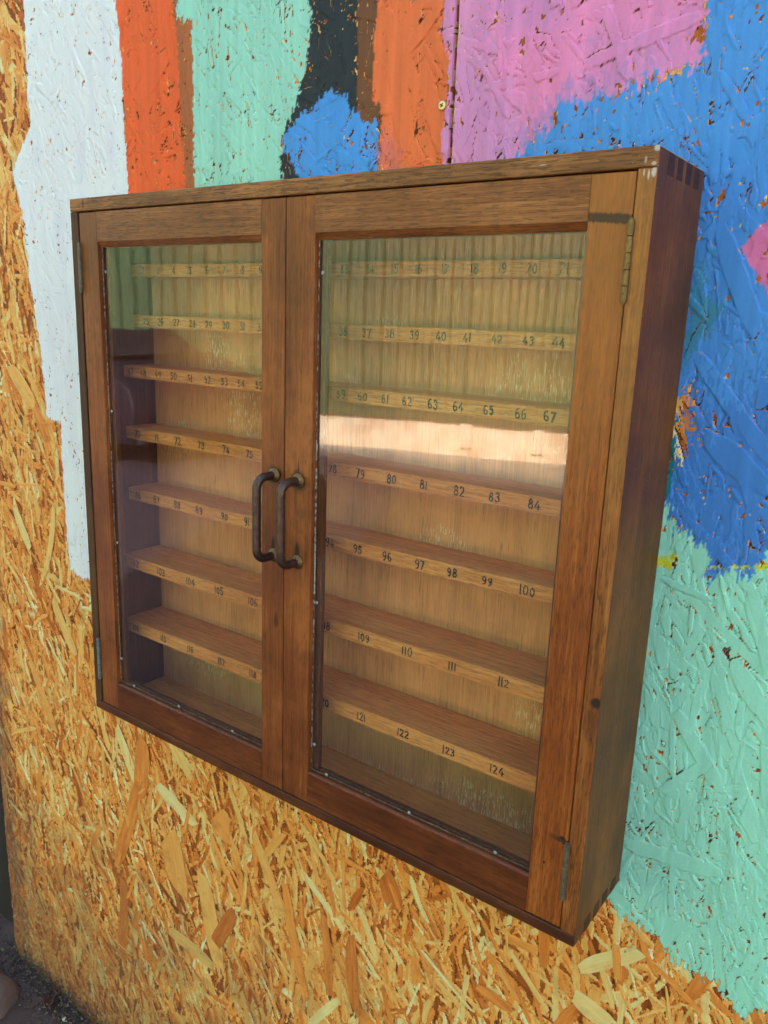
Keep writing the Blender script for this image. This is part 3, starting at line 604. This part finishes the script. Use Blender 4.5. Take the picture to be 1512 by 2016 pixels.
# the joint between the two sheets (above the cabinet): a narrow open groove with a chipped lip
SX = .5232
d = np.abs(X - SX - .0012 * (vnoise(X, Z, .02, .03, 25) - .5)) + (Z < .3); g = (d < .0014)
chip = (X > SX) & (d < .004) & (vnoise(X, Z, .006, .014, 24, 2) > .60)
H = np.where(g, -.006, H); A = np.where(g | chip, 0, A); T = np.where(g, .02, np.where(chip, .9, T)); H = np.where(chip, H - .0008, H)
# brush ridges in thick paint; the paint also rounds the strands over a little
H = H + np.where(A > 0, (streak - .5) * .00022 + fine2 * .00005, (streak - .5) * .0002) - np.where(deep > 0, deep * .00025, 0)
soil = np.clip((-.38 - Z) * 1.5 + (patch - .5) * .9 + np.clip(-.33 - X, 0, 1) * 1.2, 0, .62) + np.clip((-.80 - Z) * 9 + (cover - .5) * 1.5, 0, .6) + np.clip((-.505 - X) * 16 + (patch - .5), 0, .7)  # dirt towards the ground, plus darkness painted in along the wall's left edge
soil = np.clip(soil, 0, .92)
# bottom edge is ragged where the board rots into the soil
def wall_part(i0, i1, name):
    x = X[:, i0:i1]; nx = i1 - i0; nv = nx * NZ
    co = np.empty((NZ, nx, 3), dtype=np.float32); co[..., 0] = x; co[..., 1] = -H[:, i0:i1] - .0006; co[..., 2] = Z[:, i0:i1]
    co[..., 1] = np.where(x > 1.25, 0, co[..., 1])
    idx = np.arange(nv).reshape(NZ, nx)
    keep = ~((x[:-1, :-1] > .05) & (x[1:, 1:] < .72) & (Z[:-1, i0:i1 - 1] > .06) & (Z[1:, i0 + 1:i1] < .68))
    quads = np.stack([idx[:-1, :-1], idx[:-1, 1:], idx[1:, 1:], idx[1:, :-1]], -1)[keep]
    used = np.zeros(nv, bool); used[quads.ravel()] = True; remap = np.cumsum(used) - 1; quads = remap[quads]
    co = co.reshape(-1, 3)[used]; n = len(co); nf = len(quads)
    me = bpy.data.meshes.new(name); me.vertices.add(n); me.vertices.foreach_set('co', co.ravel())
    me.loops.add(nf * 4); me.loops.foreach_set('vertex_index', quads.ravel().astype(np.int32))
    me.polygons.add(nf); me.polygons.foreach_set('loop_start', np.arange(0, nf * 4, 4, dtype=np.int32))
    at = me.attributes.new('paint', 'FLOAT_COLOR', 'POINT')
    ca = np.concatenate([C[:, i0:i1].reshape(-1, 3), A[:, i0:i1].reshape(-1, 1)], 1)[used].astype(np.float32); at.data.foreach_set('color', ca.ravel())
    at = me.attributes.new('grain', 'FLOAT_VECTOR', 'FACE')      # one strand per face: crisp strand edges
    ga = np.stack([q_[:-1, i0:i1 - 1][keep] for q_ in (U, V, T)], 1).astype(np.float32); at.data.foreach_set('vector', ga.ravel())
    at = me.attributes.new('soil', 'FLOAT', 'POINT'); at.data.foreach_set('value', soil[:, i0:i1].ravel()[used].astype(np.float32))
    me.update(calc_edges=True)
    me.polygons.foreach_set('use_smooth', np.zeros(nf, bool))
    return me

OSB = [(.0, lin((54, 25, 9))), (.14, lin((122, 59, 20))), (.32, lin((204, 109, 40))), (.50, lin((242, 150, 66))), (.70, lin((255, 188, 102))), (.88, lin((255, 216, 144))), (1, lin((255, 232, 178)))]
def osb_material(name, attr):
    t = NT(name)
    if attr:
        g = t.node('ShaderNodeAttribute', attribute_name='grain').outputs['Vector']
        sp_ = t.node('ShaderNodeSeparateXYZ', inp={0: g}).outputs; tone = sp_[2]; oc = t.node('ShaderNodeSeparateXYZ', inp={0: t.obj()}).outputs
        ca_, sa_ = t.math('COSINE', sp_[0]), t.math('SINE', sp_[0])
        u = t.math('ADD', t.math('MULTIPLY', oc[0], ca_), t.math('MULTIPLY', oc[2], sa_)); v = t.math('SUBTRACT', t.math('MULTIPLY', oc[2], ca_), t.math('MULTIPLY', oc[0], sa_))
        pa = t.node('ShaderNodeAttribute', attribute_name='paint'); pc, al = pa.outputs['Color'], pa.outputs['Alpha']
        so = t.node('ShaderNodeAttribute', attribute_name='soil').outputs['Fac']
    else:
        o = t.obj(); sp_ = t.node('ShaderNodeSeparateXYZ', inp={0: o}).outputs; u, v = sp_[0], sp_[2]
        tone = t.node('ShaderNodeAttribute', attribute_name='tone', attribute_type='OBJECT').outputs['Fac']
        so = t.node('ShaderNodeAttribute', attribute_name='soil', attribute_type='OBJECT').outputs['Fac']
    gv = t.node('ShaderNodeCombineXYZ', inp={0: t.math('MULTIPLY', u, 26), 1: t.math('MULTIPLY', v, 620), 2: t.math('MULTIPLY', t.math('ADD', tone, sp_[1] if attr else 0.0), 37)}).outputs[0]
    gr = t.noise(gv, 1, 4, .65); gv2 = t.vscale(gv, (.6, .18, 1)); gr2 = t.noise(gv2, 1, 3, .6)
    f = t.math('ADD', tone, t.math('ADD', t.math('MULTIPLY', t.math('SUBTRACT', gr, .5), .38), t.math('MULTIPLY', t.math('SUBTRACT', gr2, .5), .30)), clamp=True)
    col = t.ramp(f, OSB)
    # resin and weather stains
    ob = t.obj(); st = t.noise(ob, 24, 5, .65)
    col = t.mix(t.math('MULTIPLY', t.step(st, .50, .68), .30), col, lin((176, 92, 32)))
    col = t.mix(t.math('MULTIPLY', t.step(t.noise(ob, 60, 3, .6), .70, .74), .6), col, lin((92, 66, 60)))
    col = t.mix(t.math('MULTIPLY', so, t.math('ADD', .35, t.math('MULTIPLY', t.noise(ob, 90, 5, .7), .95), clamp=True)), col, lin((116, 80, 62)))
    if attr:
        pn = t.noise(ob, 500, 3, .6)
        pcol = t.mix(1.0, pc, t.mix(pn, (.90, .90, .90, 1), (1.08, 1.08, 1.08, 1)), 'MULTIPLY')
        al2 = t.step(al, .35, .65)
        col = t.mix(al2, col, pcol)
        t.set(Base_Color=col, Roughness=.62, Specular_IOR_Level=.25)
        hgt = t.math('ADD', t.math('MULTIPLY', gr, t.math('SUBTRACT', 1.2, al2)), t.math('MULTIPLY', t.noise(t.vscale(ob, (400, 400, 120)), 1, 3, .6), t.math('MULTIPLY', al2, .7)))
    else:
        t.set(Base_Color=col, Roughness=.62, Specular_IOR_Level=.35); hgt = gr
    t.set(Normal=t.bump(hgt, .55, .0006))
    return t.m
M_wall = osb_material('painted_strand_board', True); M_strand = osb_material('loose_strand', False)

wall = thing('board_wall', 'tall strand board wall painted in patches of white, orange, mint, black, pink and blue, bare golden board below', 'wall')
k = int(np.searchsorted(xs, SX))
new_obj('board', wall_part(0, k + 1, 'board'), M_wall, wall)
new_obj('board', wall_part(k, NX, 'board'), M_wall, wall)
t = NT('board_core'); M_core = t.set(Base_Color=t.mix(t.noise(t.vscale(t.obj(), (60, 60, 500)), 1, 4, .6), lin((90, 54, 28)), lin((170, 112, 60))), Roughness=.8)
box('board_core', M_core, wall, WX0 + .0005, WX1, .007, .018, WZ0, WZ1, 0)
# larger strands that stand proud of the bare board, each its own
def strand_mesh(ln, wd, seed, bend=0.0):
    rg = random.Random(seed); n = 6; Vv, F = [], []
    k0, k1 = rg.uniform(-.8, .8), rg.uniform(-.8, .8); th = .0005
    for i in range(n + 1):
        s_ = i / n; a = (s_ - .5) * ln; w_ = wd / 2 * (1 - .38 * abs(2 * s_ - 1) ** 4) * rg.uniform(.9, 1.08)
        dd = bend * ln * ((2 * s_ - 1) ** 2 - .33) * .25; lift = .0003 * math.sin(s_ * 5 + seed)
        for sg in (-1, 1):
            aa = a + (k0 * (1 - s_) + k1 * s_) * sg * w_ * (1 if i in (0, n) else .3)
            Vv += [(aa, lift, dd + sg * w_), (aa, lift - th, dd + sg * w_ * .97)]
    for i in range(n):
        q = 4 * i
        F += [(q + 1, q + 5, q + 7, q + 3), (q, q + 4, q + 5, q + 1), (q + 2, q + 3, q + 7, q + 6)]
    F += [(0, 1, 3, 2), (4 * n, 4 * n + 2, 4 * n + 3, 4 * n + 1)]
    me = bpy.data.meshes.new('wood_strand'); me.from_pydata(Vv, [], F); me.update(); me.materials.append(M_strand); return me
def hsample(x, z):
    i = min(np.searchsorted(xs, x), NX - 1); j = min(np.searchsorted(zs, z), NZ - 1)
    return float(H[max(j - 2, 0):j + 3, max(i - 2, 0):i + 3].max()), float(A[j, i]), float(soil[j, i])
def put_strand(me, x, z, ang, tone, sl):
    o = new_obj('wood_strand', me, None, wall); h = hsample(x, z)[0]
    o.location = (x, -.0010 - max(h, 0) * .6, z); o.rotation_euler = (random.gauss(0, .004), -ang, 0)
    o['tone'] = float(tone); o['soil'] = float(sl); return o
for (xa, za, xb, zb, wd, tn) in LOOSE:
    ln = math.hypot(xb - xa, zb - za)
    put_strand(strand_mesh(ln, wd, random.randint(0, 999), random.gauss(0, .08)), (xa + xb) / 2, (za + zb) / 2, math.atan2(zb - za, xb - xa), .5 + (tn - .5) * .75, hsample((xa + xb) / 2, (za + zb) / 2)[2])
variants = [strand_mesh(random.uniform(.03, .09), random.choice((random.uniform(.003, .006), random.uniform(.005, .012))), 50 + k, random.gauss(0, .12)) for k in range(28)]
placed = 0
while placed < 170:
    x = random.uniform(-.50, 1.0); z = random.uniform(-.82, .10)
    if x < -.12: z = random.uniform(-.82, .9)
    if .0 < x < .8 and z > -.02: continue
    a1 = hsample(x, z)[1]; a2 = hsample(x, z + .05)[1]; a3 = hsample(x + .03, z)[1]; a4 = hsample(x - .03, z + .03)[1]
    if a1 + a2 + a3 + a4 > 0: continue
    put_strand(random.choice(variants), x, z, angle(), min(.80, max(.42, random.gauss(.58, .10))), hsample(x, z)[2]); placed += 1
# yellow zinc screw with a cross slot, beside the joint
bm = bmesh.new(); sx, sz, sy = .511, .839, -.0012; nseg = 24
bm_disc(bm, (sx, sy, sz), .0048, .0007, n=nseg, top=.86)
new_obj('screw', to_mesh(bm, 'screw', True), M_screw, wall)
bm = bmesh.new()
for an in (.5, .5 + math.pi / 2):
    r_ = bmesh.ops.create_cube(bm, size=1)['verts']
    for v in r_:
        p = Vector((v.co.x * .0050, v.co.y * .0004, v.co.z * .0011)); p.rotate(Matrix.Rotation(an, 3, 'Y')); v.co = p + Vector((sx, sy - .00085 - (.00003 if an > 1 else 0), sz))
new_obj('screw_slot', to_mesh(bm, 'screw_slot'), M_gap, wall)

# ------------------------------------------------------------------ ground, near debris, added dark boards for the void left of the wall
t = NT('yard_ground'); o = t.obj()
n1 = t.noise(o, 1.7, 6, .7); n2 = t.noise(o, 160, 5, .7); n3 = t.noise(o, 14, 5, .6)
yy = t.node('ShaderNodeSeparateXYZ', inp={0: o}).outputs[1]
col = t.mix(t.step(n3, .35, .7), lin((92, 72, 62)), lin((60, 46, 40)))
far = t.mix(t.step(t.noise(o, 3, 5, .7), .4, .7), lin((176, 172, 166)), lin((146, 138, 130)))
col = t.mix(t.step(yy, -.5, -1.2), col, lin((62, 54, 68)))
col = t.mix(t.step(t.math('ADD', yy, t.math('MULTIPLY', t.math('ADD', n1, t.noise(o, 9, 4, .7)), .9)), -5.0, -5.9), col, far)
col = t.mix(t.step(yy, -10, -11), col, lin((96, 88, 78)))
M_ground = t.set(Base_Color=col, Roughness=.75, Normal=t.bump(t.math('ADD', n2, n3), .6, .006))
bm = bmesh.new(); S = 120; pts = [-S, -30, -12, -8, -4, -2, -1, -.6, -.3, 0, .5, 1, 2, 4, 12, S]
gv = [[bm.verts.new((x, y, GROUND + (.006 * math.sin(x * 7 + y * 5) if abs(x) < 3 and abs(y) < 3 else 0))) for x in pts] for y in pts]
for j in range(len(pts) - 1):
    for i in range(len(pts) - 1): bm.faces.new((gv[j][i], gv[j][i + 1], gv[j + 1][i + 1], gv[j + 1][i]))
new_obj('ground', to_mesh(bm, 'ground', True), M_ground, kind='structure')

t = NT('shade_black_boards'); o = t.obj()
M_shade = t.set(Base_Color=t.mix(t.noise(t.vscale(o, (60, 60, 4)), 1, 4, .6), (.008, .006, .005, 1), (.03, .022, .016, 1)), Roughness=.8)  # near-black colour carries the deep shade of the void beside the wall
backing = thing('dark_backing', 'added near-black upright boards standing in for the dark void left of the painted wall', 'backing', (-.6, .055, GROUND))
for k in range(9):
    x = -.0 - k * .155
    box('backing_board', M_shade, backing, x - .150 + .25, x + .25, -.01 + (k % 2) * .012, .012 + (k % 2) * .012, 0, 2.3, .002)

def rock(name, loc, s_, mat, seed, label, cat, sub=3, amp=.25, group=None):
    bm = bmesh.new(); bmesh.ops.create_icosphere(bm, subdivisions=sub, radius=1)
    from mathutils import noise as nz
    for v in bm.verts:
        p = v.co.copy(); k_ = 1 + amp * nz.noise(p * 1.2 + Vector((seed * 3.1, 0, 0))) + amp * .3 * nz.noise(p * 4 + Vector((seed, 5, 0)))
        v.co = Vector((p.x * s_[0] * k_, p.y * s_[1] * k_, p.z * s_[2] * k_))
    o_ = new_obj(name, to_mesh(bm, name, True), mat); o_.location = loc; return tag(o_, label, cat, group)
t = NT('brown_stone'); o = t.obj()
M_stone = t.set(Base_Color=t.mix(t.noise(o, 22, 5, .6), lin((84, 66, 54)), lin((134, 112, 96))), Roughness=.42, Normal=t.bump(t.noise(o, 300, 4, .6), .3, .001))
rock('stone', (-.505, -.115, GROUND - .008), (.085, .075, .05), M_stone, 1, 'smooth grey-brown stone lying on the ground at the foot of the wall', 'stone')
t = NT('dead_leaf_brown'); o = t.obj()
M_leaf = t.set(Base_Color=t.mix(t.noise(o, 90, 5, .7), lin((54, 32, 22)), lin((104, 66, 44))), Roughness=.6)
bm = bmesh.new(); n = 10; g_ = []
for i in range(n + 1):
    s_ = i / n; w_ = .016 * math.sin(math.pi * s_) ** .7; row = []
    for j in range(7):
        q = (j - 3) / 3; row.append(bm.verts.new(((s_ - .5) * .052, q * w_ * (1 + .12 * math.sin(i * 2.3 + j)), .006 + .010 * q * q + .004 * math.sin(s_ * 9 + q * 2))))
    g_.append(row)
for i in range(n):
    for j in range(6): bm.faces.new((g_[i][j], g_[i + 1][j], g_[i + 1][j + 1], g_[i][j + 1]))
bmesh.ops.remove_doubles(bm, verts=bm.verts, dist=.00005)
me = to_mesh(bm, 'dead_leaf', True); lf = new_obj('dead_leaf', me, M_leaf); lf.location = (-.375, -.030, GROUND + .004); lf.rotation_euler = (.2, -.2, -.7)
sm = lf.modifiers.new('thick', 'SOLIDIFY'); sm.thickness = .0006; tag(lf, 'curled brown dead leaf on the soil against the foot of the wall', 'leaf')
bm = bmesh.new(); bm_tube(bm, [(-.395, -.045, GROUND + .004), (-.392, -.065, GROUND + .008), (-.385, -.09, GROUND + .006), (-.382, -.125, GROUND + .004)], .0012, 8)
tag(new_obj('twig', to_mesh(bm, 'twig', True), M_leaf), 'thin brown twig on the ground below the dead leaf', 'twig')
t = NT('pale_chip'); M_chip = t.set(Base_Color=lin((214, 196, 160)), Roughness=.6)
rock('paint_chip', (-.318, -.036, GROUND + .004), (.009, .005, .004), M_chip, 4, 'small cream chip lying on the soil below the bare board', 'chip', 2, .4)
# crumbs of soil, splinters and moss along the foot of the wall: nobody could count them
t = NT('soil_crumbs'); o = t.obj()
M_soil = t.set(Base_Color=t.mix(t.step(t.noise(o, 120, 3, .6), .35, .7), lin((46, 34, 26)), lin((122, 104, 86))), Roughness=.85)
V_, F_ = [], []
for k in range(4500):
    x = random.uniform(-.62, .35); y = -abs(random.gauss(0, .035)); z = GROUND + max(0, .045 * math.exp(y / .02) * random.random()) + random.uniform(0, .004)
    r_ = random.choice((.0012, .002, .0035)) * random.uniform(.6, 1.4); q = len(V_)
    if random.random() < .35:
        dx, dz = random.gauss(0, .006), random.gauss(0, .005); V_ += [(x, y, z), (x + dx, y - .002, z + dz), (x + dx * .9 + .0006, y - .002, z + dz + .0006), (x + .0007, y, z + .0007)]; F_ += [(q, q + 1, q + 2, q + 3)]
    else:
        for d_ in ((1, 0, 0), (0, 1, 0), (-1, 0, 0), (0, -1, 0), (0, 0, 1), (0, 0, -1)): V_.append((x + d_[0] * r_ * random.uniform(.6, 1.3), y + d_[1] * r_ * random.uniform(.6, 1.3), z + d_[2] * r_ * random.uniform(.5, 1)))
        for a_, b_ in ((0, 1), (1, 2), (2, 3), (3, 0)): F_ += [(q + a_, q + b_, q + 4), (q + b_, q + a_, q + 5)]
me = bpy.data.meshes.new('soil_crumbs'); me.from_pydata(V_, [], F_); me.update()
so_ = new_obj('soil_crumbs', me, M_soil, kind='stuff'); tag(so_, 'dark soil crumbs, splinters and moss heaped along the foot of the wall', 'soil')

# ------------------------------------------------------------------ what the glass mirrors: the far side of the yard
t = NT('green_sheet_metal'); o = t.obj()
M_green = t.set(Base_Color=t.mix(t.noise(o, 3, 5, .6), lin((54, 76, 50)), lin((78, 100, 68))), Roughness=.45)
t = NT('cream_render'); o = t.obj()
M_cream = t.set(Base_Color=t.mix(t.step(t.noise(o, 3, 6, .7), .4, .7), lin((240, 222, 196)), lin((206, 176, 146))), Roughness=.85)
shed = thing('corrugated_shed', 'green corrugated metal shed on a cream plinth, mirrored in the glass doors', 'shed', (-5.17, -6.7, GROUND + .10))
ang = math.atan2(-.95, 2.7); shed.rotation_euler = (0, 0, ang)
# local x runs along the front, local +y towards the cabinet
bm = bmesh.new(); x = -7.0; cols = []
while x < 14:
    for dx, yy_ in ((0, 0), (.03, .045), (.10, .045), (.13, 0)): cols.append((x + dx, yy_))
    x += .20
lo_ = [bm.verts.new((a, b, .36)) for a, b in cols]; hi_ = [bm.verts.new((a, b, 6.5)) for a, b in cols]
for k in range(len(cols) - 1): bm.faces.new((lo_[k + 1], lo_[k], hi_[k], hi_[k + 1]))
bmesh.ops.recalc_face_normals(bm, faces=bm.faces)
new_obj('corrugated_sheet', to_mesh(bm, 'corrugated_sheet'), M_green, shed)
box('sill_trim', M_green, shed, -7, 14, -.05, .10, .27, .36, .01)
box('eaves_trim', M_green, shed, -7, 14, -.05, .12, 6.5, 6.65, .01)
box('plinth', M_cream, shed, -7, 14, -.10, .03, -.1, .27, 0)
box('shed_body', M_green, shed, -7, 14, -5, -.11, 0, 6.6, 0)
for xx in (1.7, 2.5, 4.4, -1.5): box('plinth_pier', M_cream, shed, xx, xx + .12, .032, .09, 0, .268, .004)

# dark parked car whose outline shows mirrored low in the left door
t = NT('dark_plum_paint'); M_car = t.set(Base_Color=(.012, .008, .018, 1), Roughness=.6, Specular_IOR_Level=.3)
t = NT('dark_car_glass'); M_cglass = t.set(Base_Color=(.02, .022, .028, 1), Roughness=.15)
t = NT('tyre_rubber'); M_tyre = t.set(Base_Color=(.015, .015, .015, 1), Roughness=.8)
t = NT('wheel_rim_grey'); M_rim = t.set(Base_Color=(.03, .03, .032, 1), Roughness=.5, Metallic=.2)
CX, CY = -5.15, -4.0
car = thing('parked_car', 'dark plum estate car parked across the yard, mirrored low in the left door', 'car', (CX, CY, GROUND))
def prism(name, prof, y0, y1, mat, parent, inset=0.0, zin=0.0):
    bm = bmesh.new()
    A_ = [bm.verts.new((p[0], y0, p[1])) for p in prof]; B_ = [bm.verts.new((p[0], y1, p[1])) for p in prof]; n = len(prof)
    bm.faces.new(A_); bm.faces.new(B_[::-1])
    for k in range(n): bm.faces.new((A_[k], B_[k], B_[(k + 1) % n], A_[(k + 1) % n]))
    bmesh.ops.recalc_face_normals(bm, faces=bm.faces); bmesh.ops.bevel(bm, geom=bm.edges[:], offset=.03, segments=2, profile=.6, affect='EDGES')
    return new_obj(name, to_mesh(bm, name, True), mat, parent)
prism('body', [(0, .25), (.02, .60), (-.05, .78), (-.50, .97), (-.95, 1.06), (-1.05, 1.08), (-1.45, 1.26), (-3.6, 1.24), (-4.0, .95), (-4.02, .28)], -1.72, 0, M_car, car)
for a, b in (((-1.20, .86), (-1.55, 1.22)), ((-2.25, .86), (-2.25, 1.22)), ((-3.15, .86), (-3.15, 1.22))):
    box('side_window', M_cglass, car, b[0] - .78, b[0], .001, .006, .86, 1.16, .002)
box('windscreen', M_cglass, car, -.98, -.60, -1.6, -.12, 1.04, 1.062, .004)
box('bumper', M_tyre, car, -.1, .06, -1.66, -.06, .25, .42, .02)
for wx in (-.75, -3.25):
    for wy in (-1.66, -.02):
        bm = bmesh.new(); bmesh.ops.create_cone(bm, cap_ends=True, segments=28, radius1=.31, radius2=.31, depth=.2, matrix=Matrix.Translation((wx, wy, .31)) @ Matrix.Rotation(math.pi / 2, 4, 'X'))
        w_o = new_obj('wheel', to_mesh(bm, 'wheel'), M_tyre, car)
        bm = bmesh.new(); bmesh.ops.create_cone(bm, cap_ends=True, segments=20, radius1=.19, radius2=.17, depth=.21, matrix=Matrix.Translation((wx, wy, .31)) @ Matrix.Rotation(math.pi / 2, 4, 'X'))
        new_obj('rim', to_mesh(bm, 'rim'), M_rim, w_o)
